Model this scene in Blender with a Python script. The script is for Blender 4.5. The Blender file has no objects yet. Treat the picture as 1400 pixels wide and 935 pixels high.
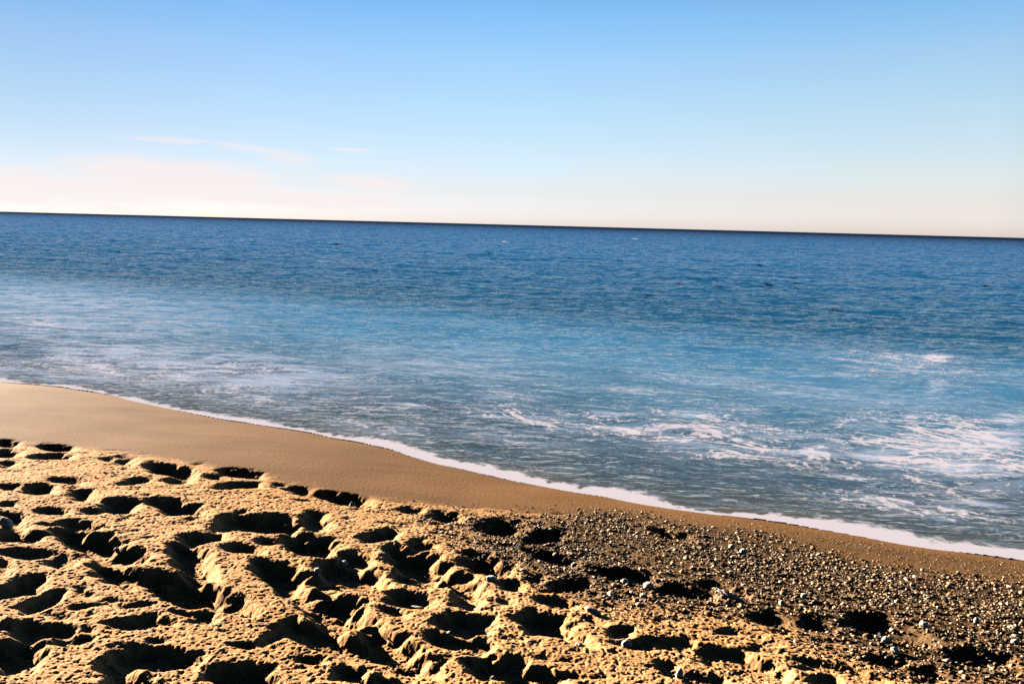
import bpy, math, random
import numpy as np

# ------------------------------------------------------------------ camera, sky, sun
scene = bpy.context.scene
col = scene.collection
W0, H0, F0 = 1400.0, 935.0, 1200.0           # picture frame and focal length, in the same units
CAM = np.array([0.0, 0.0, 1.8])
PITCH = math.radians(7.6)
ROLL = math.radians(1.473)
fwd = np.array([0, math.cos(PITCH), -math.sin(PITCH)])
right0 = np.array([1.0, 0, 0]); up0 = np.cross(right0, fwd)
right = right0 * math.cos(ROLL) + up0 * math.sin(ROLL)
up = np.cross(right, fwd)
cam_data = bpy.data.cameras.new('camera')
cam = bpy.data.objects.new('camera', cam_data); col.objects.link(cam)
from mathutils import Matrix, Vector
M = Matrix.Identity(4)
for i in range(3):
    M[i][0] = right[i]; M[i][1] = up[i]; M[i][2] = -fwd[i]; M[i][3] = CAM[i]
cam.matrix_world = M
cam_data.sensor_fit = 'HORIZONTAL'; cam_data.sensor_width = 36
cam_data.lens = 36 * F0 / W0
cam_data.clip_start = 0.05; cam_data.clip_end = 60000
scene.camera = cam

SUN_EL, SUN_AZ = math.radians(10.5), math.radians(-48)     # azimuth from +Y, negative = to the left
sun_dir = Vector((math.sin(SUN_AZ) * math.cos(SUN_EL), math.cos(SUN_AZ) * math.cos(SUN_EL), math.sin(SUN_EL)))
sd = bpy.data.lights.new('sun', 'SUN'); sd.energy = 5.0; sd.angle = math.radians(0.5); sd.color = (1.0, 0.88, 0.72)
so = bpy.data.objects.new('sun', sd); col.objects.link(so)
so.rotation_euler = sun_dir.to_track_quat('Z', 'Y').to_euler()
so.location = (-20, 20, 20)

scene.view_settings.view_transform = 'Standard'
scene.view_settings.look = 'None'
scene.view_settings.gamma = 1.0
scene.view_settings.use_curve_mapping = False
scene.view_settings.exposure = 2.7
SKY_STRENGTH = 0.05
scene.cycles.diffuse_bounces = 0
scene.cycles.max_bounces = 6
scene.cycles.use_denoising = False
scene.cycles.sample_clamp_direct = 1.5
scene.cycles.sample_clamp_indirect = 1.0

def pixel_dir(px, py):
    d = fwd * F0 + right * (px - W0 / 2) - up * (py - H0 / 2)
    return d / np.linalg.norm(d)

def azel(px, py):
    d = pixel_dir(px, py)
    return math.degrees(math.atan2(d[0], d[1])), math.degrees(math.asin(d[2]))

class NT:
    def __init__(s, tree): s.t = tree; s.n = tree.nodes; s.l = tree.links
    def node(s, typ, **kw):
        n = s.n.new(typ)
        for k, v in kw.items(): setattr(n, k, v)
        return n
    def link(s, a, b): s.l.new(a, b)
    def inp(s, sock, v):
        if isinstance(v, bpy.types.NodeSocket): s.l.new(v, sock)
        elif v is not None: sock.default_value = v
    def math(s, op, a, b=None, c=None, clamp=False):
        n = s.node('ShaderNodeMath', operation=op, use_clamp=clamp)
        s.inp(n.inputs[0], a); s.inp(n.inputs[1], b); s.inp(n.inputs[2], c)
        return n.outputs[0]
    def mixc(s, f, a, b, blend='MIX'):
        n = s.node('ShaderNodeMix', data_type='RGBA', blend_type=blend)
        s.inp(n.inputs[0], f); s.inp(n.inputs[6], a); s.inp(n.inputs[7], b)
        return n.outputs[2]
    def noise(s, vec, scale, detail=4, rough=0.5, dist=0.0):
        n = s.node('ShaderNodeTexNoise')
        s.inp(n.inputs['Vector'], vec)
        n.inputs['Scale'].default_value = scale; n.inputs['Detail'].default_value = detail
        n.inputs['Roughness'].default_value = rough; n.inputs['Distortion'].default_value = dist
        return n.outputs[0]
    def smooth(s, v, a, b, c=0.0, d=1.0):
        n = s.node('ShaderNodeMapRange', interpolation_type='SMOOTHSTEP')
        s.inp(n.inputs[0], v)
        for i, x in enumerate((a, b, c, d)): n.inputs[i + 1].default_value = x
        return n.outputs[0]
    def lin(s, v, a, b, c=0.0, d=1.0):
        n = s.node('ShaderNodeMapRange')
        s.inp(n.inputs[0], v)
        for i, x in enumerate((a, b, c, d)): n.inputs[i + 1].default_value = x
        return n.outputs[0]
    def ramp(s, v, stops, interp='LINEAR'):
        n = s.node('ShaderNodeValToRGB'); s.inp(n.inputs[0], v)
        cr = n.color_ramp; cr.interpolation = interp
        while len(cr.elements) < len(stops): cr.elements.new(0.5)
        for e, (p, c) in zip(cr.elements, stops):
            e.position = p; e.color = (*c, 1)
        return n.outputs[0]
    def comb(s, x, y, z):
        n = s.node('ShaderNodeCombineXYZ')
        for i, v in enumerate((x, y, z)): s.inp(n.inputs[i], v)
        return n.outputs[0]

world = bpy.data.worlds.new('World'); scene.world = world; world.use_nodes = True
g = NT(world.node_tree); g.n.clear()
sky = g.node('ShaderNodeTexSky', sky_type='NISHITA')
sky.sun_disc = False; sky.sun_elevation = SUN_EL; sky.sun_rotation = SUN_AZ
sky.air_density = 1.0; sky.dust_density = 0.4; sky.ozone_density = 1.5; sky.altitude = 0
tc = g.node('ShaderNodeTexCoord'); sep = g.node('ShaderNodeSeparateXYZ'); g.link(tc.outputs['Generated'], sep.inputs[0])
el = g.math('MULTIPLY', g.math('ARCSINE', sep.outputs[2]), 57.2958)
az = g.math('MULTIPLY', g.math('ARCTAN2', sep.outputs[0], sep.outputs[1]), 57.2958)
AZT = [(0.0, (.12, .13, .15)), (0.19, (.10, .12, .14)), (0.30, (.10, .13, .16)), (0.385, (.22, .28, .36)), (0.4194, (.375, .47, .585)), (0.455, (.68, .725, .79)), (0.5, (1, 1, 1)), (0.578, (1.56, 1.38, 1.25)), (0.66, (.75, .72, .7)), (0.80, (.2, .2, .2)), (1.0, (.12, .13, .15))]  # tint by azimuth; sky outside the view dimmed to deepen the shadows
# sky tint by height above the horizon, dimmed overhead to cut shadow fill
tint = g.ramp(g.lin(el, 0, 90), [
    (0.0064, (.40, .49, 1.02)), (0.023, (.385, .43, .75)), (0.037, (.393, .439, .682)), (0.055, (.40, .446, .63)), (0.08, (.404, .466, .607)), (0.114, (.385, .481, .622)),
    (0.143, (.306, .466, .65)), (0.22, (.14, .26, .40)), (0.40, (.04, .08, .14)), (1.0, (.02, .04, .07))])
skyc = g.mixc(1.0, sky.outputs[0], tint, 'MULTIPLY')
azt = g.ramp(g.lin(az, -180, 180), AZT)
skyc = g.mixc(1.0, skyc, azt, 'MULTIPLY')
# thin sunset-side clouds low over the sea, in degrees of azimuth and elevation
p = g.comb(az, g.math('MULTIPLY', el, 4.5), 3.7)
wn = g.noise(p, 0.16, 7, 0.64, 0.5)
wf = g.noise(g.comb(az, g.math('MULTIPLY', el, 5.0), 8.1), 0.32, 8, 0.68, 0.7)
def cloud(px, py, wx, wy, tilt=0.0):
    a0, e0 = azel(px, py)
    dx = g.math('SUBTRACT', az, a0); dy = g.math('SUBTRACT', g.math('SUBTRACT', el, e0), g.math('MULTIPLY', dx, tilt))
    q = g.math('ADD', g.math('POWER', g.math('DIVIDE', g.math('ABSOLUTE', dx), wx), 2.0), g.math('POWER', g.math('DIVIDE', g.math('ABSOLUTE', dy), wy), 2.0))
    return g.math('EXPONENT', g.math('MULTIPLY', q, -1.0))
banks = None
for args in [(-40, 255, 12, 1.5, -.05), (120, 262, 9, 1.0, 0), (240, 240, 6.5, 1.1, -.02), (500, 250, 3.6, .6, -.06), (330, 268, 13, .7, 0)]:
    c_ = cloud(*args); banks = c_ if banks is None else g.math('MAXIMUM', banks, c_)
wisps = None
for args in [(235, 192, 3.4, .18, 0.0), (350, 204, 3.2, .22, -.10), (395, 216, 1.6, .45, -.1), (480, 205, 1.4, .14, 0), (300, 226, 3.0, .25, -.03), (520, 243, 2.2, .2, -.05)]:
    c_ = cloud(*args); wisps = c_ if wisps is None else g.math('MAXIMUM', wisps, c_)
cb = g.smooth(g.math('ADD', g.math('MULTIPLY', banks, 0.60), g.math('MULTIPLY', wn, 0.9)), 0.60, 1.0, 0, 0.85)
cw = g.smooth(g.math('MULTIPLY', wisps, g.smooth(wf, 0.2, 0.6)), 0.08, 0.8, 0, 0.5)
cm = g.math('MAXIMUM', cb, cw)
K = 1.0 / (SKY_STRENGTH * 2 ** scene.view_settings.exposure)
skyc = g.mixc(cm, skyc, (0.96 * K, 0.87 * K, 0.86 * K, 1))
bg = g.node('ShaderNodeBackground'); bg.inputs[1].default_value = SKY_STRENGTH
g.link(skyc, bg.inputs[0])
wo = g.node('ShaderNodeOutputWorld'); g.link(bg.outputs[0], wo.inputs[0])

# ------------------------------------------------------------------ numeric helpers
rng = np.random.default_rng(7)
random.seed(7)

def perlin(x, y, seed=0):
    r = np.random.default_rng(seed + 1000)
    perm = r.permutation(4096).astype(np.int32)
    ang = r.uniform(0, 2 * np.pi, 4096)
    gx, gy = np.cos(ang).astype(np.float32), np.sin(ang).astype(np.float32)
    xi = np.floor(x).astype(np.int64); yi = np.floor(y).astype(np.int64)
    xf = (x - xi).astype(np.float32); yf = (y - yi).astype(np.float32)
    def h(a, b): return perm[(perm[a & 4095] + b) & 4095]
    u = xf * xf * xf * (xf * (xf * 6 - 15) + 10); v = yf * yf * yf * (yf * (yf * 6 - 15) + 10)
    def gr(a, b, dx, dy):
        k = h(a, b); return gx[k] * dx + gy[k] * dy
    n00 = gr(xi, yi, xf, yf); n10 = gr(xi + 1, yi, xf - 1, yf)
    n01 = gr(xi, yi + 1, xf, yf - 1); n11 = gr(xi + 1, yi + 1, xf - 1, yf - 1)
    a = n00 + u * (n10 - n00); b = n01 + u * (n11 - n01)
    return (a + v * (b - a)) * 1.5

def fbm(x, y, f, octs=4, gain=0.5, seed=0):
    o = 0; a = 1.0; t = 0
    for i in range(octs):
        o = o + a * perlin(x * f, y * f, seed + i); t += a; a *= gain; f *= 2.03
    return o / t

def sstep(x, a, b):
    t = np.clip((x - a) / (b - a), 0, 1); return t * t * (3 - 2 * t)

def hit_z(px, py, z):
    d = pixel_dir(px, py); t = (z - CAM[2]) / d[2]
    return CAM + d * t

# shoreline: traced points turned into metres on the water plane, then smoothed along the beach
SHORE = [(0, 520), (75, 528), (150, 540), (225, 556), (300, 572), (400, 586), (500, 606), (600, 634), (700, 657), (800, 674), (900, 690),
         (1000, 704), (1100, 720), (1200, 737), (1300, 752), (1400, 766)]
SP = np.array([hit_z(x, y, 0.01)[:2] for x, y in SHORE])
UA = (SP[-1] - SP[0]); UA /= np.linalg.norm(UA)          # along the shore, towards the right
VA = np.array([UA[1], -UA[0]])                            # inland, towards the camera
VA = VA if VA @ (-SP[7]) > 0 else -VA
su, sv = SP @ UA, SP @ VA
TU = np.linspace(-400, 400, 80001)
def edge_fn(uu, vv, w=0.35):
    # straight continuation past both ends, smoothed
    o = np.argsort(uu); uu = np.array(uu)[o]; vv = np.array(vv)[o]
    t = np.interp(TU, uu, vv)
    l = (vv[3] - vv[0]) / (uu[3] - uu[0]); r = (vv[-1] - vv[-4]) / (uu[-1] - uu[-4])
    t = np.where(TU < uu[0], vv[0] + l * 0.5 * (TU - uu[0]), t); t = np.where(TU > uu[-1], vv[-1] + r * 0.5 * (TU - uu[-1]), t)
    k = int(w / 0.01); ker = np.hanning(2 * k + 1); ker /= ker.sum()
    pad = np.concatenate([np.full(k, t[0]), t, np.full(k, t[-1])])
    return np.convolve(pad, ker, 'valid')
T_SHORE = edge_fn(su, sv)
def us(x, y):
    u = x * UA[0] + y * UA[1]; v = x * VA[0] + y * VA[1]
    return u, v - np.interp(u, TU, T_SHORE)

def sand_base(s):
    return np.where(s < 0, np.maximum(0.10 * s, -2.0 + 0.002 * s), 0.42 * (1 - np.exp(-np.maximum(s, 0) * 0.10 / 0.42)))

def ground_hit(px, py):
    z = 0.2
    for _ in range(12):
        P = hit_z(px, py, z)
        z = float(sand_base(us(P[0], P[1])[1]))
    return P

def edge_table(pts, w=0.25):
    q = []
    for x, y in pts:
        P = ground_hit(x, y); u, s = us(P[0], P[1]); q.append((float(u), float(s)))
    q.sort()
    t = np.interp(TU, [a for a, _ in q], [b for _, b in q])
    k = int(w / 0.01); ker = np.hanning(2 * k + 1); ker /= ker.sum()
    pad = np.concatenate([np.full(k, t[0]), t, np.full(k, t[-1])])
    return np.convolve(pad, ker, 'valid')
T_DRY = edge_table([(0, 597), (150, 612), (300, 634), (400, 655), (500, 676), (600, 685), (850, 702), (1000, 737), (1200, 782), (1400, 820)])
T_PT = edge_table([(300, 650), (420, 668), (500, 684), (600, 690), (700, 692), (850, 694), (1000, 716), (1200, 752), (1400, 786)])
T_PB = edge_table([(300, 672), (420, 690), (500, 712), (600, 745), (700, 775), (850, 820), (1000, 862), (1150, 905), (1250, 935)])

def to_px(x, y, z):
    dx = x - CAM[0]; dy = y - CAM[1]; dz = z - CAM[2]
    w = dx * fwd[0] + dy * fwd[1] + dz * fwd[2]
    ok = w > 0.3; w = np.where(ok, w, 1.0)
    px = W0 / 2 + F0 * (dx * right[0] + dy * right[1] + dz * right[2]) / w
    py = H0 / 2 - F0 * (dx * up[0] + dy * up[1] + dz * up[2]) / w
    return np.where(ok, px, -1e6), np.where(ok, py, -1e6), w

def fan(rows, angs):
    """A sheet of quads round the origin: rings at the radii in rows, spokes at the angles in angs (closed circle)."""
    R, A = np.meshgrid(rows, angs, indexing='ij')
    x = (R * np.sin(A)).ravel(); y = (R * np.cos(A)).ravel()
    nr, na = len(rows), len(angs)
    i = np.arange(nr - 1)[:, None] * na; j = np.arange(na)[None, :]; jn = (j + 1) % na
    q = np.stack([i + j, i + jn, i + na + jn, i + na + j], -1).reshape(-1, 4)
    return x, y, q

def build_mesh(name, co, quads, attrs=None, mat=None, smooth=True, n=4, keep=None):
    if keep is not None:
        quads = quads[keep[quads].any(axis=1)]
        used = np.zeros(len(co), bool); used[quads] = True
        idx = np.cumsum(used) - 1; quads = idx[quads]; co = co[used]
        if attrs: attrs = {k: v[used] for k, v in attrs.items()}
    me = bpy.data.meshes.new(name)
    me.vertices.add(len(co)); me.vertices.foreach_set('co', np.ascontiguousarray(co, np.float32).ravel())
    me.loops.add(quads.size); me.loops.foreach_set('vertex_index', np.ascontiguousarray(quads, np.int32).ravel())
    me.polygons.add(len(quads)); me.polygons.foreach_set('loop_start', np.arange(0, quads.size, n, dtype=np.int32))
    me.polygons.foreach_set('loop_total', np.full(len(quads), n, np.int32))
    me.update(calc_edges=True)
    me.polygons.foreach_set('use_smooth', np.full(len(quads), smooth))
    for k, v in (attrs or {}).items():
        if v.ndim == 2:
            a = me.attributes.new(k, 'FLOAT_COLOR', 'POINT')
            a.data.foreach_set('color', np.ascontiguousarray(np.c_[v, np.ones(len(v))], np.float32).ravel())
        else:
            a = me.attributes.new(k, 'FLOAT', 'POINT'); a.data.foreach_set('value', np.ascontiguousarray(v, np.float32))
    if mat: me.materials.append(mat)
    o = bpy.data.objects.new(name, me); col.objects.link(o)
    return o

def material(name):
    m = bpy.data.materials.new(name); m.use_nodes = True
    g = NT(m.node_tree); return m, g, m.node_tree.nodes['Principled BSDF']

def attr(g, name):
    n = g.node('ShaderNodeAttribute'); n.attribute_name = name; return n
RD = math.radians

# ------------------------------------------------------------------ sand
angs = np.concatenate([np.arange(-180, -80, 2.0), np.arange(-80, -36, 0.25), np.arange(-36, 36, 0.065), np.arange(36, 80, 0.25), np.arange(80, 180, 2.0)])
rows = np.concatenate([[0.02, 0.3, 0.6, 0.9, 1.2, 1.5], np.geomspace(1.8, 14, 1250), np.geomspace(14.3, 400, 60)])
X, Y, Q = fan(rows, np.radians(angs))
U, S = us(X, Y)
dense = np.abs(np.degrees(np.arctan2(X, Y))) < 80
Z = sand_base(S)
dry_w = sstep(S - np.interp(U, TU, T_DRY) + 0.10 * fbm(X, Y, 1.6, 3, seed=3) + 0.10 * fbm(X, Y, 14, 3, seed=4), -0.12, 0.34)
pt = np.interp(U, TU, T_PT); pb = np.interp(U, TU, T_PB)
u0 = float(us(*ground_hit(420, 700)[:2])[0]); u1 = float(us(*ground_hit(760, 740)[:2])[0])
peb_n = fbm(X, Y, 1.3, 3, seed=21)
peb = sstep(S - pt + 0.16 * peb_n, -0.10, 0.55) * (1 - sstep(S - pb + 0.55 * peb_n, -0.5, 0.25)) * sstep(U + 0.5 * peb_n, u0, u1)

peb = np.maximum(peb, 0.45 * sstep(S + 0.05 * peb_n, 0.0, 0.25) * sstep(U, u1, u1 + 1.6) * (1 - sstep(S - pt, 0.1, 0.6)))

# footprints and scuffed hollows: centre, half sizes and tilt as traced, laid on the ground they belong to
Z1 = [(20,113,38,12,5),(20,150,40,12,0),(195,127,50,12,8),(170,160,65,11,0),(425,175,32,14,10),(365,163,22,6,0),(20,187,25,6,0),(580,205,75,17,10),
(465,243,55,10,-8),(620,238,40,7,0),(830,215,68,14,8),(735,226,30,9,5),(800,260,70,11,-5),(230,243,60,8,8),(135,272,50,15,5),(30,262,35,8,0),(285,290,45,18,20),
(1020,275,72,10,14),(1180,305,85,18,10),(410,325,60,22,0),(600,330,95,20,14),(175,342,45,12,5),(315,348,35,10,0),(50,375,55,16,25),(70,425,72,24,0),
(275,393,75,13,5),(335,455,150,36,20),(410,495,90,26,8),(90,487,90,15,3),(210,515,40,25,20),(10,540,25,30,0),(680,438,70,18,-5),(790,380,60,26,-20),(900,388,115,28,4),
(1075,385,45,32,20),(650,490,65,30,20),(670,540,80,34,25),(1060,462,88,32,8),(830,475,70,15,8),(915,447,35,12,0),(410,560,85,36,15),(500,590,100,30,15),
(640,615,150,44,14),(760,655,100,32,18),(60,610,95,28,-15),(140,655,85,22,-25),(110,570,60,9,-5),(265,673,28,7,0),(300,625,40,11,15),
(460,724,88,22,-5),(570,720,32,12,10),(700,710,42,18,5),(120,752,125,26,4),(240,785,70,20,-5),(300,748,20,8,0),(40,835,105,58,8),(540,785,32,10,0),
(520,845,158,40,3),(400,880,80,30,15),(430,915,80,40,30),(820,905,105,48,5),(955,750,75,17,-35),(830,803,52,8,5),(950,560,90,36,20),(1200,558,120,32,15),
(1020,615,110,34,25),(1140,680,112,52,18),(1110,780,120,36,15),(1230,820,120,40,20),(1200,900,60,30,0),(200,705,60,12,15),(640,690,60,9,8),(30,320,30,7,0),(480,660,50,6,-2)]
Z2 = [(300,430,60,20,-10),(215,510,60,20,10),(530,365,58,14,5),(720,405,72,26,5),(440,462,50,14,5),(860,432,65,20,-8),(430,520,105,34,16),(440,575,95,26,12),
(590,600,75,38,30),(600,650,45,26,0),(670,530,85,30,12),(400,650,75,26,10),(745,600,38,16,12),(945,600,65,20,-5),(890,505,88,19,12),(1130,565,110,20,8),
(830,578,25,12,0),(905,660,85,14,14),(1030,715,42,12,25),(590,728,92,32,3),(560,790,115,27,14),(860,725,95,34,10),(960,770,75,24,22),(1125,757,45,18,0),
(1200,800,60,18,5),(330,790,110,42,25),(350,850,140,44,15),(190,905,58,24,0),(350,920,105,24,-5),(700,880,110,40,5),(830,915,100,40,10),(960,905,38,8,15),
(60,850,50,12,10),(350,690,40,12,15),(150,590,120,22,8),(400,340,40,10,0),(620,490,60,10,10)]
Z3 = [(90,622,105,22,8),(270,625,55,12,20),(370,715,72,20,8),(235,755,40,11,0),(720,725,70,30,12),(840,765,90,30,22),(550,730,60,22,10),(780,860,80,20,10),
(900,900,90,26,12),(1100,845,110,24,8),(50,798,78,18,6),(220,840,90,28,12),(330,885,100,34,12),(110,818,60,16,8),(600,880,110,14,12),(700,905,90,14,14),
(580,920,48,18,0),(150,915,90,20,12),(40,885,55,18,20),(1190,885,55,18,10),(60,430,70,12,10),(200,600,60,12,10)]
PITS = [(x / 2.494, 560 + y / 2.494, a / 2.494, b / 2.494, t, 1.0) for x, y, a, b, t in Z1] + \
       [(400 + x / 2.494, 560 + y / 2.494, a / 2.494, b / 2.494, t, 1.0) for x, y, a, b, t in Z2] + \
       [(900 + x / 2.494, 560 + y / 2.494, a / 2.494, b / 2.494, t, 0.9) for x, y, a, b, t in Z3]
PX, PY, PW = to_px(X, Y, Z)
inview = (PX > -200) & (PX < 1600) & (PY > 560) & (PY < 1150)
iv = np.nonzero(inview)[0]
vx = PX[iv] + 11 * fbm(X[iv], Y[iv], 5, 4, 0.65, seed=41); vy = PY[iv] + 5 * fbm(X[iv], Y[iv], 5, 4, 0.65, seed=42)
wob1 = fbm(X[iv], Y[iv], 11, 4, 0.65, seed=40); wob2 = fbm(X[iv], Y[iv], 24, 3, 0.7, seed=50)
pit = np.zeros(len(iv)); rim = np.zeros(len(iv))
for k, (cx, cy, rx, ry, t, dk) in enumerate(PITS):
    m = np.nonzero((np.abs(vx - cx) < rx * 2.2 + 6) & (np.abs(vy - cy) < rx * 1.3 + ry * 2 + 6))[0]
    if not len(m): continue
    P = ground_hit(cx, cy); mpp = (P[1] - CAM[1]) / F0                    # metres across per unit of the trace
    a, b = max(rx * 1.13, 5), max(ry * 1.12, 4)
    c_, s_ = math.cos(RD(t)), math.sin(RD(t))
    dx = vx[m] - cx; dy = vy[m] - cy
    e1 = (dx * c_ + dy * s_) / a; e2 = (-dx * s_ + dy * c_) / b
    r = (np.abs(e1) ** 2.3 + np.abs(e2) ** 2.3) ** (1 / 2.3)
    r = r + 0.55 * wob1[m] + 0.30 * wob2[m]
    foreshort = (P[1] / 1.5)
    wid = min(a * mpp * 2, b * mpp * 2 * foreshort)                          # narrow width on the ground, metres
    D = np.clip(0.25 * wid, 0.018, 0.072) * dk
    lo_r = 0.62
    pit[m] = np.maximum(pit[m], D * (1 - sstep(r, lo_r, 1.08)))
    rim[m] = np.maximum(rim[m], 0.07 * D * np.exp(-((r - 1.28) / 0.20) ** 2))
hz = np.zeros_like(Z)
hz[iv] = rim * (1 - sstep(pit, 0.0, 0.02)) - pit
rk = np.random.default_rng(77)
scn = fbm(X, Y, 3.1, 2, seed=90); scf = fbm(X * 1.0 + 0.4 * Y, Y * 2.0, 6.5, 3, 0.6, seed=91)
hz = hz - 0.011 * sstep(scf + 0.35 * scn, 0.22, 0.42) * dense
G = hz.reshape(len(rows), len(angs))                  # loose sand slumps: soften the walls
for ax, k in ((0, 2), (1, 4), (0, 1), (1, 3)):
    G = sum(np.roll(G, q, ax) for q in range(-k, k + 1)) / (2 * k + 1)
hz = G.ravel().copy()
# more of the same footprints past the edges of the picture
rp = np.random.default_rng(5)
out = []
for _ in range(900):
    x, y = rp.uniform(-9, 9), rp.uniform(-3, 9)
    u, s = us(x, y); s = float(s)
    if s < float(np.interp(u, TU, T_DRY)) + 0.25: continue
    px, py, w = to_px(np.array([x]), np.array([y]), sand_base(np.array([s])))
    if -60 < px[0] < 1460 and 400 < py[0] < 965: continue
    out.append((x, y))
for x, y in out[:420]:
    L, Wd, t = rp.uniform(.10, .24), rp.uniform(.06, .11), rp.uniform(0, 3.14)
    m = np.nonzero((np.abs(X - x) < .6) & (np.abs(Y - y) < .6) & dense)[0]
    if len(m) < 12: continue
    dx, dy = X[m] - x, Y[m] - y
    e1 = (dx * math.cos(t) + dy * math.sin(t)) / L; e2 = (-dx * math.sin(t) + dy * math.cos(t)) / Wd
    r = np.sqrt(e1 ** 2 + e2 ** 2); D = 0.07
    hz[m] = np.minimum(hz[m], -D * (1 - sstep(r, .5, 1.1))) + 0.2 * D * np.exp(-((r - 1.25) / .2) ** 2)
h = hz * sstep(dry_w, 0.05, 0.5)
# loose trodden sand: soft mounds, clods, grit
amp = dry_w * (1 - 0.3 * peb)
h = h + amp * (0.005 * fbm(X, Y, 2.3, 3, 0.5, seed=11) + 0.003 * fbm(X, Y, 7, 3, 0.6, seed=12) * dense)
ridged = 1 - np.abs(fbm(X, Y, 13, 3, 0.55, seed=13))
h = h + amp * dense * (0.0020 * (ridged - 0.75) + 0.0020 * fbm(X, Y, 42, 2, 0.7, seed=14))
near = (np.hypot(X, Y) < 9) & dense
h = h + amp * near * (0.0025 * sstep(perlin(X * 26, Y * 26, 18), 0.18, 0.5) * sstep(fbm(X, Y, 2.2, 2, seed=19), -0.15, 0.25) + 0.0020 * sstep(perlin(X * 62, Y * 62, 20), 0.15, 0.5) - 0.0035 * sstep(perlin(X * 48, Y * 48, 22), 0.30, 0.55))
h = h + near * amp * 0.0014 * perlin(X * 105, Y * 105, 15)
# swash-smoothed sand below it
h = h + (1 - dry_w) * (0.006 * fbm(X, Y, 0.9, 2, seed=16) + near * 0.0007 * perlin(X * 60, Y * 25, 17))
Z = Z + h
SAND_Z = Z.reshape(len(rows), len(angs)); SAND_R = rows; SAND_A = np.radians(angs)

m_sand, g, bs = material('beach_sand')
geo = g.node('ShaderNodeNewGeometry'); P = geo.outputs['Position']
dryA = attr(g, 'dry').outputs['Fac']; pebA = attr(g, 'shingle').outputs['Fac']
n1 = g.noise(P, 1.4, 4, 0.6); n2 = g.noise(P, 38, 4, 0.7); n3 = g.noise(P, 230, 3, 0.7)
dry_c = g.ramp(n1, [(0.3, (0.53, 0.275, 0.112)), (0.7, (0.63, 0.35, 0.158))])
grit = g.ramp(n3, [(0.30, (0.45, 0.42, 0.40)), (0.42, (0.92, 0.92, 0.92)), (0.66, (1.0, 1.0, 1.0)), (0.8, (1.35, 1.3, 1.3))])
grit2 = g.ramp(n2, [(0.3, (0.78, 0.74, 0.70)), (0.55, (1.0, 1.0, 1.0)), (0.75, (1.12, 1.13, 1.15))])
dry_c = g.mixc(1.0, g.mixc(1.0, dry_c, grit, 'MULTIPLY'), grit2, 'MULTIPLY')
wet_c = g.ramp(g.noise(P, 2.2, 5, 0.6), [(0.3, (0.150, 0.072, 0.025)), (0.7, (0.185, 0.092, 0.035))])
wmap = g.node('ShaderNodeMapping'); g.link(P, wmap.inputs[0]); wmap.inputs['Rotation'].default_value = (0, 0, -math.atan2(UA[1], UA[0])); wmap.inputs['Scale'].default_value = (0.35, 2.2, 1.0)
wash = g.ramp(g.noise(wmap.outputs[0], 1.6, 5, 0.6, 0.8), [(0.3, (0.80, 0.80, 0.82)), (0.5, (1, 1, 1)), (0.72, (1.10, 1.08, 1.04))])
wet_c = g.mixc(1.0, g.mixc(0.6, wet_c, grit, 'MULTIPLY'), wash, 'MULTIPLY')
peb_c = g.ramp(g.noise(P, 60, 3, 0.7), [(0.35, (0.018, 0.011, 0.006)), (0.6, (0.075, 0.046, 0.024)), (0.78, (0.20, 0.13, 0.075))])
c = g.mixc(g.smooth(dryA, 0.15, 0.85), wet_c, dry_c)
c = g.mixc(g.math('MULTIPLY', pebA, 0.85), c, peb_c)
g.link(c, bs.inputs['Base Color'])
bs.inputs['Roughness'].default_value = 0.9
bs.inputs['Specular IOR Level'].default_value = 0.04
bmp = g.node('ShaderNodeBump'); bmp.inputs['Distance'].default_value = 0.004
g.link(g.lin(dryA, 0, 1, 0.12, 0.8), bmp.inputs['Strength']); g.link(g.noise(P, 170, 4, 0.75), bmp.inputs['Height'])
g.link(bmp.outputs[0], bs.inputs['Normal'])

keep = S > -25
o = build_mesh('beach', np.c_[X, Y, Z], Q, dict(dry=dry_w, shingle=peb), m_sand, keep=keep)
o['kind'] = 'structure'; o['label'] = 'tan sandy beach with dark deep footprints and a smooth damp strip by the water'

# ------------------------------------------------------------------ sea
angs = np.concatenate([np.arange(-180, -60, 3.0), np.arange(-60, -35, 0.4), np.arange(-35, 35, 0.075), np.arange(35, 60, 0.4), np.arange(60, 180, 3.0)])
rows = np.concatenate([np.geomspace(3.5, 90, 1500), np.geomspace(90.3, 600, 700), np.geomspace(606, 30000, 120)])
X, Y, Q = fan(rows, np.radians(angs))
U, S = us(X, Y)
lob = 0.10 * fbm(U, U * 0, 0.8, 2, seed=60) + 0.02 * perlin(U * 3.1, U * 0, 61)
S = S + lob
R = np.hypot(X, Y)
off = -S                                                        # metres out from the water's edge
cell = np.maximum(R * 0.0022, R * math.radians(0.075)); cell = np.where(np.abs(np.degrees(np.arctan2(X, Y))) < 35, cell, R * 0.01)
rw = np.random.default_rng(9)
z = np.zeros_like(X)
calm = sstep(off, 0.2, 2.5)
deep = sstep(off, 7, 14)                                         # the wind chop starts beyond the shoal
inner = (~(off < -1)) & (R < 700)
idx = np.nonzero(inner)[0]
xi, yi, ci = X[idx], Y[idx], cell[idx]
warp_x = 0.5 * fbm(xi, yi, 0.13, 2, seed=70); warp_y = 0.5 * fbm(xi, yi, 0.13, 2, seed=71)
zz = np.zeros(len(idx))
wind = math.atan2(VA[1], VA[0])                                  # waves run roughly ashore
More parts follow.
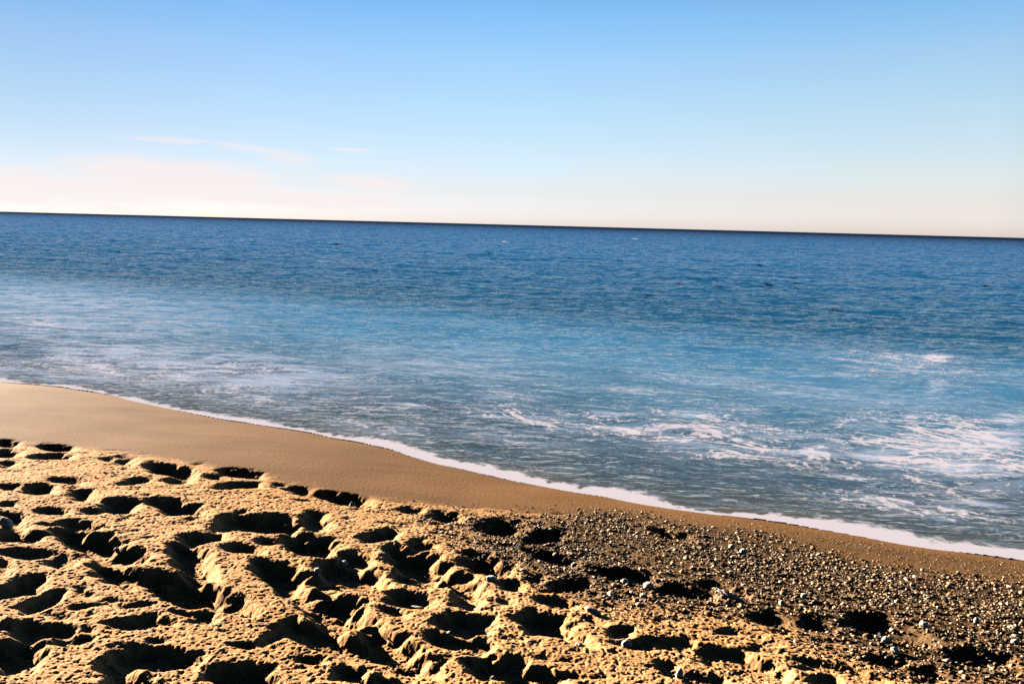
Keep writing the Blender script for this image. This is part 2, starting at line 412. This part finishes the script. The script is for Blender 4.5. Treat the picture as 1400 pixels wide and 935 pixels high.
for k in range(90):
    lam = 0.16 * (9.0 / 0.16) ** (k / 89)
    th = wind + rw.normal(0, 0.8 if lam < 2 else 0.45); kk = 2 * math.pi / lam
    sl = 0.015 if lam < 0.8 else (0.017 if lam < 3.5 else 0.008)     # slope carried by this wave
    A = sl / kk * rw.uniform(.6, 1.3)
    ph = kk * ((xi + warp_x) * math.cos(th) + (yi + warp_y) * math.sin(th)) + rw.uniform(0, 6.28)
    w_ = np.sin(ph) + 0.28 * np.cos(2 * ph)
    far_w = sstep(off[idx], 7, 13 + lam * 2) if lam > 0.8 else 1.0
    near_w = 0.0 if lam > 3 else (0.42 if lam > 0.8 else 1.0)
    zz += A * w_ * sstep(lam / ci, 2.2, 4.5) * calm[idx] * np.maximum(near_w, far_w)
group = 0.95 + 0.3 * fbm(xi, yi, 0.09, 3, seed=73)
z[idx] = zz * group
# low wavelets running along the shore, where the photograph shows their dark fronts
def ridge(px0, py0, px1, py1, hgt, wid):
    global z
    a = hit_z(px0, py0, 0.0)[:2]; b = hit_z(px1, py1, 0.0)[:2]
    d = b - a; L = np.linalg.norm(d); d /= L; nrm = np.array([d[1], -d[0]])
    if nrm @ VA < 0: nrm = -nrm
    t = ((X - a[0]) * d[0] + (Y - a[1]) * d[1]) / L; q = (X - a[0]) * nrm[0] + (Y - a[1]) * nrm[1] + 0.12 * perlin(X * 0.8, Y * 0.8, 77) + 0.25 * (t - .5) ** 2
    win = np.exp(-((t - .5) / .42) ** 4)
    prof = np.where(q > 0, np.exp(-(q / (wid * 0.55)) ** 2), np.exp(-(q / (wid * 1.5)) ** 2))
    z = z + 0.50 * hgt * win * prof
for a in [(680, 490, 960, 520, .055, .22), (280, 494, 430, 512, .045, .2), (60, 435, 240, 452, .05, .3), (760, 556, 1010, 604, .05, .2), (1270, 540, 1380, 556, .045, .16),
          (0, 470, 60, 476, .04, .2), (480, 535, 640, 548, .028, .2), (930, 548, 1180, 575, .03, .18), (560, 600, 700, 615, .02, .14), (1000, 640, 1240, 668, .02, .13), (380, 470, 620, 486, .03, .22), (1000, 505, 1230, 528, .04, .2), (150, 492, 330, 512, .03, .2), (560, 520, 800, 540, .028, .18), (820, 575, 1000, 600, .03, .16), (1180, 600, 1330, 622, .035, .15), (880, 470, 1100, 486, .03, .25)]:
    ridge(*a)
# thin swash film climbing the sand, with a rounded foam lip at its edge
film = 0.006 * sstep(off, -0.03, 0.12) + 0.006 * np.exp(-((off - 0.16) / 0.10) ** 2)
shallow = 1 - sstep(off, 0.1, 1.2)
z = z * sstep(off, 0.0, 0.9) + film + shallow * 0.004 * perlin(X * 9, Y * 9, 79) * sstep(off, 0, .2)
z = np.where(off < 0, -0.03 + 0.3 * np.maximum(off, -1.0), z)

# foam and painted sheen
def blobs(lst):
    f = np.zeros_like(X); fx, fy, _ = to_px(X, Y, 0 * X)
    for cx, cy, rx, ry, t, a in lst:
        m = np.nonzero((np.abs(fx - cx) < rx * 2.6) & (np.abs(fy - cy) < rx * 1.5 + ry * 2.6))[0]
        c_, s_ = math.cos(RD(t)), math.sin(RD(t)); dx = fx[m] - cx; dy = fy[m] - cy
        q = ((dx * c_ + dy * s_) / rx) ** 2 + ((-dx * s_ + dy * c_) / ry) ** 2
        f[m] = np.maximum(f[m], a * np.exp(-q))
    return f
FO = [(330, 505, 160, 14, 5, .45), (60, 440, 110, 22, 2, .45), (150, 505, 170, 22, 6, .5), (330, 545, 130, 14, 9, .5), (520, 585, 110, 14, 10, .42), (700, 600, 140, 20, 8, .3), (1330, 620, 130, 34, 6, .6), (1100, 600, 150, 30, 6, .36), (960, 520, 200, 12, 5, .33), (520, 520, 160, 14, 3, .36), (1250, 505, 160, 14, 3, .38), (1345, 598, 60, 16, 6, 1.0), (1300, 640, 60, 14, 8, .8), (1385, 640, 50, 16, 8, .85), (1248, 574, 22, 9, 0, .9), (1278, 490, 28, 8, 0, .75), (1170, 515, 45, 5, 3, .5),
      (1280, 530, 30, 16, -40, .45), (1200, 624, 55, 8, 4, .8), (1110, 622, 45, 8, 5, .8), (1160, 655, 60, 5, 5, .55), (860, 592, 36, 8, 14, .85), (920, 602, 45, 8, 8, .75),
      (950, 568, 40, 12, 5, .6), (840, 570, 35, 6, 8, .65), (660, 568, 40, 5, 4, .7), (560, 555, 40, 5, 3, .5), (760, 575, 50, 6, 4, .5), (1060, 600, 30, 8, 10, .5),
      (1340, 690, 50, 5, 8, .6), (1290, 710, 30, 4, 8, .6), (1380, 575, 40, 10, 0, .7), (80, 465, 90, 10, 4, .38), (180, 480, 120, 9, 4, .36), (60, 500, 80, 8, 5, .4), (260, 520, 100, 7, 5, .35), (330, 530, 90, 8, 5, .4),
      (450, 540, 80, 8, 5, .35), (60, 400, 120, 12, 2, .22), (690, 540, 70, 8, 4, .42), (870, 535, 90, 8, 4, .35), (1010, 560, 60, 8, 5, .4), (1050, 585, 50, 6, 5, .45)]
foam = blobs(FO)
whitecap = blobs([(690, 331, 5, .8, 0, .6), (868, 327, 6, .8, 0, .6)])
foam = np.maximum(foam, whitecap)
wid = 0.13 + 0.16 * fbm(U, U * 0, 1.1, 2, seed=81) + 0.09 * fbm(X, Y, 9, 3, seed=82); wid = np.clip(wid, 0.045, 1)
right_w = sstep(U, su[3], su[8])
wid = wid * (0.62 + 0.38 * right_w)
edge = (1 - sstep(off, 0.0, wid * 2.3)) * (0.78 + 0.22 * right_w)
rings = np.clip(fbm(U * 0.5, off * 3.0, 1.1, 3, seed=83) * 1.2 + .1, 0, 1) * (1 - sstep(off, 0.5, 3.2)) * 0.5
milk_a = foam.copy()
q1 = fbm(U * 1.0 + 0.5 * perlin(X, Y, 95), off * 2.4 + 0.6 * perlin(X * 1.4, Y * 1.4, 96), 0.9, 4, 0.6, seed=97)
q2 = fbm(U * 2.2, off * 5.0 + 0.8 * perlin(X * 2, Y * 2, 98), 1.0, 4, 0.6, seed=99)
lace_n = np.maximum(sstep(1 - np.abs(q1) * 2.2, 0.70, 0.98), 0.7 * sstep(1 - np.abs(q2) * 2.2, 0.72, 0.99))
zone = blobs([(1300, 620, 190, 60, 8, 1.0), (1000, 600, 200, 40, 8, .85), (1240, 500, 160, 28, 6, .6), (760, 575, 180, 22, 8, .7), (1250, 690, 170, 22, 8, .7), (480, 550, 200, 18, 8, .5), (200, 500, 230, 26, 6, .45), (70, 440, 120, 20, 2, .35), (900, 500, 170, 14, 6, .3)])
sheen2 = blobs([(60, 430, 240, 42, 3, .85), (260, 500, 280, 36, 6, .8), (100, 510, 160, 16, 3, .7), (600, 500, 260, 30, 4, .45), (1150, 540, 260, 26, 5, .4), (1330, 610, 130, 50, 8, .6)])  # pale surface sheen, painted into the water colour
lace_v = 1.25 * lace_n * zone * np.where(R < 60, 1, 0)
foam_v = np.clip(np.maximum(np.maximum(foam * (0.42 + 1.0 * lace_n), rings), lace_v), 0, 1)

m_sea, g, bs = material('sea_water')
geo = g.node('ShaderNodeNewGeometry'); P = geo.outputs['Position']
offA = attr(g, 'offshore').outputs['Fac']; foA = attr(g, 'foam').outputs['Fac']; edA = attr(g, 'lip').outputs['Fac']
patch = g.noise(P, 0.09, 4, 0.6); patch2 = g.noise(P, 0.9, 4, 0.6)
oo = g.math('ADD', offA, g.math('MULTIPLY', g.math('SUBTRACT', patch, 0.5), g.math('MULTIPLY', offA, 0.45)))
lo = g.math('LOGARITHM', g.math('MAXIMUM', oo, 0.05), 10.0)      # -1.3 .. 4.5
body = g.ramp(g.lin(lo, -1.3, 3.7), [
    (0.0, (0.105, 0.085, 0.060)), (0.20, (0.050, 0.066, 0.075)), (0.30, (0.032, 0.068, 0.110)), (0.36, (0.045, 0.130, 0.230)), (0.405, (0.052, 0.178, 0.335)),
    (0.44, (0.038, 0.158, 0.325)), (0.475, (0.005, 0.066, 0.160)), (0.60, (0.005, 0.088, 0.250)), (0.70, (0.005, 0.084, 0.250)), (0.77, (0.003, 0.036, 0.135)), (0.85, (0.002, 0.008, 0.030))])
body = g.mixc(g.smooth(patch2, 0.35, 0.7, 0, 0.3), body, (0.01, 0.05, 0.10, 1))
fn = g.node('ShaderNodeTexVoronoi', feature='DISTANCE_TO_EDGE'); 
warp = g.node('ShaderNodeVectorMath', operation='ADD'); g.link(P, warp.inputs[0])
nw = g.node('ShaderNodeTexNoise'); g.link(P, nw.inputs['Vector']); nw.inputs['Scale'].default_value = 3.5; nw.inputs['Detail'].default_value = 4
g.link(nw.outputs['Color'], warp.inputs[1])
g.link(warp.outputs[0], fn.inputs['Vector']); fn.inputs['Scale'].default_value = 6.0
lace = g.smooth(fn.outputs[0], 0.0, 0.16, 1.0, 0.0)
fnz = g.noise(P, 11, 6, 0.72)
fa = g.math('ADD', g.math('MULTIPLY', foA, 0.95), g.math('MULTIPLY', g.math('SUBTRACT', g.math('ADD', g.math('MULTIPLY', lace, 0.45), g.math('MULTIPLY', fnz, 0.9)), 0.62), 0.75))
fmask = g.math('MULTIPLY', g.smooth(fa, 0.32, 0.80), g.smooth(foA, 0.03, 0.25))
lipm = g.smooth(g.math('ADD', edA, g.math('MULTIPLY', g.math('SUBTRACT', g.noise(P, 26, 4, 0.7), 0.5), 0.7)), 0.22, 0.62)
fmask = g.math('MAXIMUM', fmask, lipm)
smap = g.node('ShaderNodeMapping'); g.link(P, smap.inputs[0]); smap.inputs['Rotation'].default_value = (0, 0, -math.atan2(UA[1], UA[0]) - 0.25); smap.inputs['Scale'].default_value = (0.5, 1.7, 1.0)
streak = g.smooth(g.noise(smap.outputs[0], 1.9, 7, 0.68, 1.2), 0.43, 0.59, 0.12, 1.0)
milk_sheen = g.math('MULTIPLY', g.smooth(attr(g, 'sheen').outputs['Fac'], 0.02, 0.7, 0, 0.92), streak)
body = g.mixc(milk_sheen, body, (0.30, 0.37, 0.54, 1))  # thin foam film and pale sheen, both mixed in as colour
colr = g.mixc(g.math('MULTIPLY', fmask, 0.95), body, (0.47, 0.45, 0.54, 1))
# small ripples; their size grows with distance so the far sea keeps its chop
b1 = g.node('ShaderNodeBump'); b1.inputs['Distance'].default_value = 0.10
mp = g.node('ShaderNodeMapping'); g.link(P, mp.inputs[0]); mp.inputs['Rotation'].default_value = (0, 0, -math.atan2(UA[1], UA[0])); mp.inputs['Scale'].default_value = (0.55, 1.5, 1.0)
g.link(g.noise(mp.outputs[0], 4.5, 3, 0.55, 0.5), b1.inputs['Height']); g.link(g.ramp(g.lin(lo, -1.3, 3.7), [(0.0, (.3,) * 3), (0.28, (1,) * 3), (0.44, (.85,) * 3), (0.56, (.3,) * 3)]), b1.inputs['Strength'])
b2 = g.node('ShaderNodeBump'); b2.inputs['Distance'].default_value = 0.6
g.link(g.noise(mp.outputs[0], 0.75, 3, 0.55, 0.3), b2.inputs['Height']); g.link(g.smooth(offA, 1.5, 14, 0.0, 1.0), b2.inputs['Strength'])
g.link(b1.outputs[0], b2.inputs['Normal'])
b3 = g.node('ShaderNodeBump'); b3.inputs['Distance'].default_value = 2.5
g.link(g.noise(mp.outputs[0], 0.14, 4, 0.6, 0.3), b3.inputs['Height']); g.link(g.smooth(offA, 40, 160, 0.0, 0.9), b3.inputs['Strength'])
g.link(b2.outputs[0], b3.inputs['Normal']); b2 = b3
g.n.remove(bs)
dif = g.node('ShaderNodeBsdfDiffuse'); g.link(colr, dif.inputs[0]); dif.inputs['Normal'].default_value = (0, 0, 1)
g.link(g.comb(0.0, 0.0, 1.0), dif.inputs['Normal'])
gl = g.node('ShaderNodeBsdfGlossy'); g.link(b2.outputs[0], gl.inputs['Normal']); g.link(g.smooth(offA, 5, 200, 0.02, 0.10), gl.inputs['Roughness'])
fr = g.node('ShaderNodeFresnel'); fr.inputs[0].default_value = 1.33; g.link(b2.outputs[0], fr.inputs['Normal'])
# wave slopes too small to model hide part of the grazing mirror of a far sea
fac = g.math('MULTIPLY', fr.outputs[0], g.ramp(g.lin(lo, 0.0, 3.7), [(0.0, (1,) * 3), (0.20, (.90,) * 3), (0.30, (.80,) * 3), (0.42, (.70,) * 3), (0.60, (.56,) * 3), (0.72, (.26,) * 3), (0.80, (.04,) * 3)]))
fac = g.math('MULTIPLY', fac, g.math('SUBTRACT', 1.0, g.math('MULTIPLY', fmask, 0.9)))
mx = g.node('ShaderNodeMixShader'); g.link(fac, mx.inputs[0]); g.link(dif.outputs[0], mx.inputs[1]); g.link(gl.outputs[0], mx.inputs[2])
g.link(mx.outputs[0], [n for n in g.n if n.type == 'OUTPUT_MATERIAL'][0].inputs[0])
o = build_mesh('sea', np.c_[X, Y, z], Q, dict(offshore=np.maximum(off, 0), foam=foam_v, lip=edge, sheen=np.clip(np.maximum(np.maximum(milk_a, zone * 0.5), sheen2), 0, 1)), m_sea, keep=off > -0.35)
o['kind'] = 'structure'; o['label'] = 'open blue sea running up the beach with a thin white foam edge'

# ------------------------------------------------------------------ shingle
def sand_z(x, y):
    r = np.hypot(x, y); a = np.arctan2(x, y)
    i = np.clip(np.searchsorted(SAND_R, r) - 1, 0, len(SAND_R) - 2); j = np.clip(np.searchsorted(SAND_A, a) - 1, 0, len(SAND_A) - 2)
    tr = (r - SAND_R[i]) / (SAND_R[i + 1] - SAND_R[i]); ta = (a - SAND_A[j]) / (SAND_A[j + 1] - SAND_A[j])
    return (SAND_Z[i, j] * (1 - tr) * (1 - ta) + SAND_Z[i + 1, j] * tr * (1 - ta) + SAND_Z[i, j + 1] * (1 - tr) * ta + SAND_Z[i + 1, j + 1] * tr * ta)

def ico(sub):
    t = (1 + 5 ** .5) / 2
    v = [(-1,t,0),(1,t,0),(-1,-t,0),(1,-t,0),(0,-1,t),(0,1,t),(0,-1,-t),(0,1,-t),(t,0,-1),(t,0,1),(-t,0,-1),(-t,0,1)]
    f = [(0,11,5),(0,5,1),(0,1,7),(0,7,10),(0,10,11),(1,5,9),(5,11,4),(11,10,2),(10,7,6),(7,1,8),(3,9,4),(3,4,2),(3,2,6),(3,6,8),(3,8,9),(4,9,5),(2,4,11),(6,2,10),(8,6,7),(9,8,1)]
    v = [np.array(p, float) / np.linalg.norm(p) for p in v]
    for _ in range(sub):
        c = {}; nf = []
        def mid(i, j):
            k = (min(i, j), max(i, j))
            if k not in c:
                p = v[i] + v[j]; v.append(p / np.linalg.norm(p)); c[k] = len(v) - 1
            return c[k]
        for a, b, d in f:
            x, y, z = mid(a, b), mid(b, d), mid(d, a)
            nf += [(a, x, z), (b, y, x), (d, z, y), (x, y, z)]
        f = nf
    return np.array(v), np.array(f)

m_peb, g, bs = material('shingle_stone')
pc = attr(g, 'tone').outputs['Color']
tcn = g.node('ShaderNodeNewGeometry').outputs['Position']
spk = g.ramp(g.noise(tcn, 400, 3, 0.7), [(0.3, (.75, .75, .75)), (0.6, (1.08, 1.08, 1.08))])
g.link(g.mixc(1.0, pc, spk, 'MULTIPLY'), bs.inputs['Base Color']); bs.inputs['Roughness'].default_value = 0.85; bs.inputs['Specular IOR Level'].default_value = 0.1

rs = np.random.default_rng(31)
def pebble_field():
    bv, bf = ico(1)
    N = 640000
    x = rs.uniform(-4.5, 7, N); y = rs.uniform(1.2, 8.5, N)
    u, s = us(x, y)
    pt = np.interp(u, TU, T_PT); pb = np.interp(u, TU, T_PB)
    n = fbm(x, y, 1.3, 3, seed=21)
    d = sstep(s - pt + 0.16 * n, -0.12, 0.50) * (1 - sstep(s - pb + 0.55 * n, -0.5, 0.45)) * sstep(u + 0.5 * n, u0, u1)
    dryp = sstep(s - np.interp(u, TU, T_DRY), 0.05, 0.5)
    strip = sstep(s, 0.02, 0.16) * (1 - sstep(s - pt, 0, .3)) * sstep(u, u1 + .1, u1 + 1.6) * 0.62        # sparse grit on the damp strip at the right
    d = d * (0.55 + 0.45 * sstep(fbm(x, y, 1.9, 3, seed=33), -0.25, 0.15))
    scat = 0.012 * dryp
    prob = np.maximum(np.maximum(d * 0.85, strip), scat)
    ok = (rs.random(N) < prob) & (s > 0.03) & (np.abs(np.degrees(np.arctan2(x, y))) < 60)
    x, y, d, st = x[ok], y[ok], d[ok], strip[ok]
    k = len(x); near_edge = 1 - 0.42 * (st > d * 0.85)
    sz = near_edge * np.clip(rs.lognormal(math.log(0.0039), 0.50, k), 0.0020, 0.0120) * np.where(d < 0.25, 0.72, 1.0)
    sx = sz * rs.uniform(.9, 1.5, k); sy = sz * rs.uniform(.7, 1.1, k); sz_ = sz * rs.uniform(.4, .8, k)
    th = rs.uniform(0, 6.28, k)
    V = bv[None] * (1 + 0.16 * rs.normal(size=(k, len(bv), 1)))
    V = V * np.stack([sx, sy, sz_], -1)[:, None, :]
    tx = rs.normal(0, .35, k); c, s_ = np.cos(tx)[:, None], np.sin(tx)[:, None]
    V = np.stack([V[..., 0], V[..., 1] * c - V[..., 2] * s_, V[..., 1] * s_ + V[..., 2] * c], -1)
    c, s_ = np.cos(th)[:, None], np.sin(th)[:, None]
    V = np.stack([V[..., 0] * c - V[..., 1] * s_, V[..., 0] * s_ + V[..., 1] * c, V[..., 2]], -1)
    V += np.stack([x, y, sand_z(x, y) + sz_ * 0.35], -1)[:, None, :]
    pal = np.array([(.56, .44, .32), (.34, .23, .13), (.19, .12, .06), (.085, .055, .03), (.035, .024, .016), (.14, .11, .09), (.33, .19, .11)])
    ci = rs.choice(len(pal), k, p=[.13, .17, .20, .20, .15, .08, .07])
    colr = np.clip(pal[ci] * rs.uniform(.6, 1.25, (k, 1)), 0, .8)
    F = (bf[None] + (np.arange(k) * len(bv))[:, None, None]).reshape(-1, 3)
    o = build_mesh('shingle', V.reshape(-1, 3), F, dict(tone=np.repeat(colr, len(bv), 0)), m_peb, n=3)
    o['kind'] = 'stuff'; o['label'] = 'mixed pale and dark small pebbles strewn over the sand'
    print('pebbles', k)
pebble_field()

# ------------------------------------------------------------------ the stones one can pick out
def stone_material(name, c):
    m, g, bs = material(name)
    P = g.node('ShaderNodeTexCoord').outputs['Object']
    v = g.ramp(g.noise(P, 60, 5, 0.65), [(0.3, tuple(x * .72 for x in c)), (0.65, c), (0.8, tuple(min(x * 1.12, .85) for x in c))])
    g.link(v, bs.inputs['Base Color']); bs.inputs['Roughness'].default_value = 0.85; bs.inputs['Specular IOR Level'].default_value = 0.15
    b = g.node('ShaderNodeBump'); b.inputs['Distance'].default_value = 0.002; b.inputs['Strength'].default_value = .6
    g.link(g.noise(P, 180, 4, .6), b.inputs['Height']); g.link(b.outputs[0], bs.inputs['Normal'])
    return m
SM = dict(white=stone_material('white_stone', (.78, .70, .58)), cream=stone_material('cream_stone', (.68, .58, .42)), grey=stone_material('grey_stone', (.42, .35, .28)),
          lilac=stone_material('lilac_stone', (.60, .47, .44)), pink=stone_material('pink_stone', (.62, .44, .36)))
def stone(name, cat, px, py, w, hgt, tone, label, rot=0, tilt=0, depth=None, taper=0.0, sink=0.25):
    """A water-worn stone: w and hgt are its width and height in the trace's units."""
    P = ground_hit(px, py); mpp = P[1] / F0
    a = w * mpp / 2; c = hgt * mpp / 2; b = (depth or 0.8) * a
    bv, bf = ico(3); r = np.random.default_rng(int(px * 7 + py)); o3 = r.uniform(0, 50, 3)
    n = perlin(bv[:, 0] * 1.3 + o3[0] + bv[:, 2], bv[:, 1] * 1.3 + o3[1], 5) + 0.5 * perlin(bv[:, 2] * 2.6 + o3[2], bv[:, 0] * 2.6 - bv[:, 1], 6)
    V = bv * (1 + 0.20 * n[:, None]); V = np.sign(V) * np.abs(V) ** 0.9
    V[:, 0] *= 1 - taper * V[:, 2]; V[:, 1] *= 1 - taper * V[:, 2]
    V = V * np.array([a, b, c])
    me = bpy.data.meshes.new(name); me.from_pydata(V.tolist(), [], bf.tolist()); me.materials.append(SM[tone])
    for p in me.polygons: p.use_smooth = True
    o = bpy.data.objects.new(name, me); col.objects.link(o)
    z = float(sand_z(np.array([P[0]]), np.array([P[1]]))[0])
    o.location = (P[0], P[1], z + c * (1 - sink)); o.rotation_euler = (0, RD(tilt), RD(rot))
    o['label'] = label; o['category'] = cat
    return o
STONES = [
 ('pebble', 793, 882, 15, 7, 'white', 'white oblong pebble at the lower right tip of a long dark footprint', -25, 15),
 ('pebble', 857, 878, 15, 14, 'lilac', 'pale lilac knobbly stone sitting just under a small round dark hollow', 20, 0),
 ('pebble', 929, 921, 10, 16, 'white', 'upright white wedge of stone in a dark hollow at the bottom edge, right of centre', 10, 8, .7, .35),
 ('pebble', 811, 838, 26, 8, 'lilac', 'long pale sliver of stone lying slantwise over two short dark hollows', -30, 12, .35),
 ('pebble', 880, 816, 11, 7, 'white', 'bright white pebble on brown gravel below the long double hollow', 0, 5),
 ('pebble', 854, 797, 11, 8, 'cream', 'round cream pebble on the lower rim of the long dark hollow amid gravel', 0, 0),
 ('pebble', 886, 803, 15, 12, 'pink', 'lumpy pinkish stone between two dark hollows in the gravel', 35, 0),
 ('pebble', 1000, 819, 40, 8, 'lilac', 'longest pinkish splinter, standing in for a sunlit sand ridge, lying slantwise between two dark troughs in the gravel', -32, 12, .22),  # added stone in place of a sunlit ridge of sand
 ('pebble', 1099, 817, 9, 8, 'white', 'small bright round white pebble alone on dark gravel', 0, 0),
 ('pebble', 1069, 827, 9, 9, 'cream', 'small yellowish cream pebble among dark gravel', 0, 0),
 ('pebble', 1212, 877, 13, 9, 'white', 'larger pale stone on the lower edge of the biggest hollow in the gravel', 0, 0),
 ('pebble', 1203, 866, 12, 7, 'lilac', 'flat greyish lilac stone on the near rim of the biggest gravel hollow', -30, 10),
 ('pebble', 1388, 878, 11, 8, 'cream', 'cream pebble nearest the right edge of the picture', 0, 0),
 ('pebble', 1335, 851, 8, 9, 'white', 'small upright white pebble in the dark gravel at the far right', 0, 0),
 ('pebble', 1263, 857, 13, 8, 'white', 'white flattish pebble right of the biggest gravel hollow', -15, 5),
 ('pebble', 1224, 891, 14, 7, 'white', 'tilted white pebble on the gravel ridge below the biggest hollow', -30, 15),
 ('pebble', 570, 821, 22, 5, 'white', 'thin bluish white sliver lying inside a dark footprint', -8, 4, .3),
 ('pebble', 434, 781, 9, 7, 'white', 'small white pebble inside the dark footprint left of centre', 0, 0),
 ('pebble', 482, 690, 9, 10, 'grey', 'small pointed grey stone on the near side of the dark hollow by the damp sand', 0, 0, .8, .4),
 ('pebble', 159, 742, 7, 5, 'lilac', 'tiny lilac pebble inside the long dark footprint at the left', 0, 0),
 ('pebble', 9, 716, 24, 11, 'cream', 'pale angular slab standing in for a sunlit sand ridge at the left edge of the picture', -20, 22, .6),  # stone shape added for a pale ridge of lit sand
 ('pebble', 470, 763, 12, 8, 'white', 'white pebble on the right rim of a dark footprint, below the pointed grey stone', 10, 0),
 ('pebble', 672, 793, 16, 7, 'white', 'white chip of stone on the sand crest right of the hooked footprint', 5, 5),
 ('pebble', 674, 925, 8, 10, 'grey', 'small grey pebble deep in the dark footprint at the bottom edge', 0, 0),
 ('pebble', 1016, 756, 10, 8, 'white', 'bright white pebble high in the gravel just below the damp strip', 0, 0),
 ('pebble', 1000, 749, 9, 6, 'cream', 'little cream pebble beside the bright white one high in the gravel', 20, 0),
]
for a in STONES:
    nm, px, py, w, h_, tone, lab = a[:7]
    rot, tilt = a[7], a[8]; dep = a[9] if len(a) > 9 else None; tp = a[10] if len(a) > 10 else 0.0
    stone(nm, 'stone', px, py, w, h_, tone, lab, rot, tilt, dep, tp)
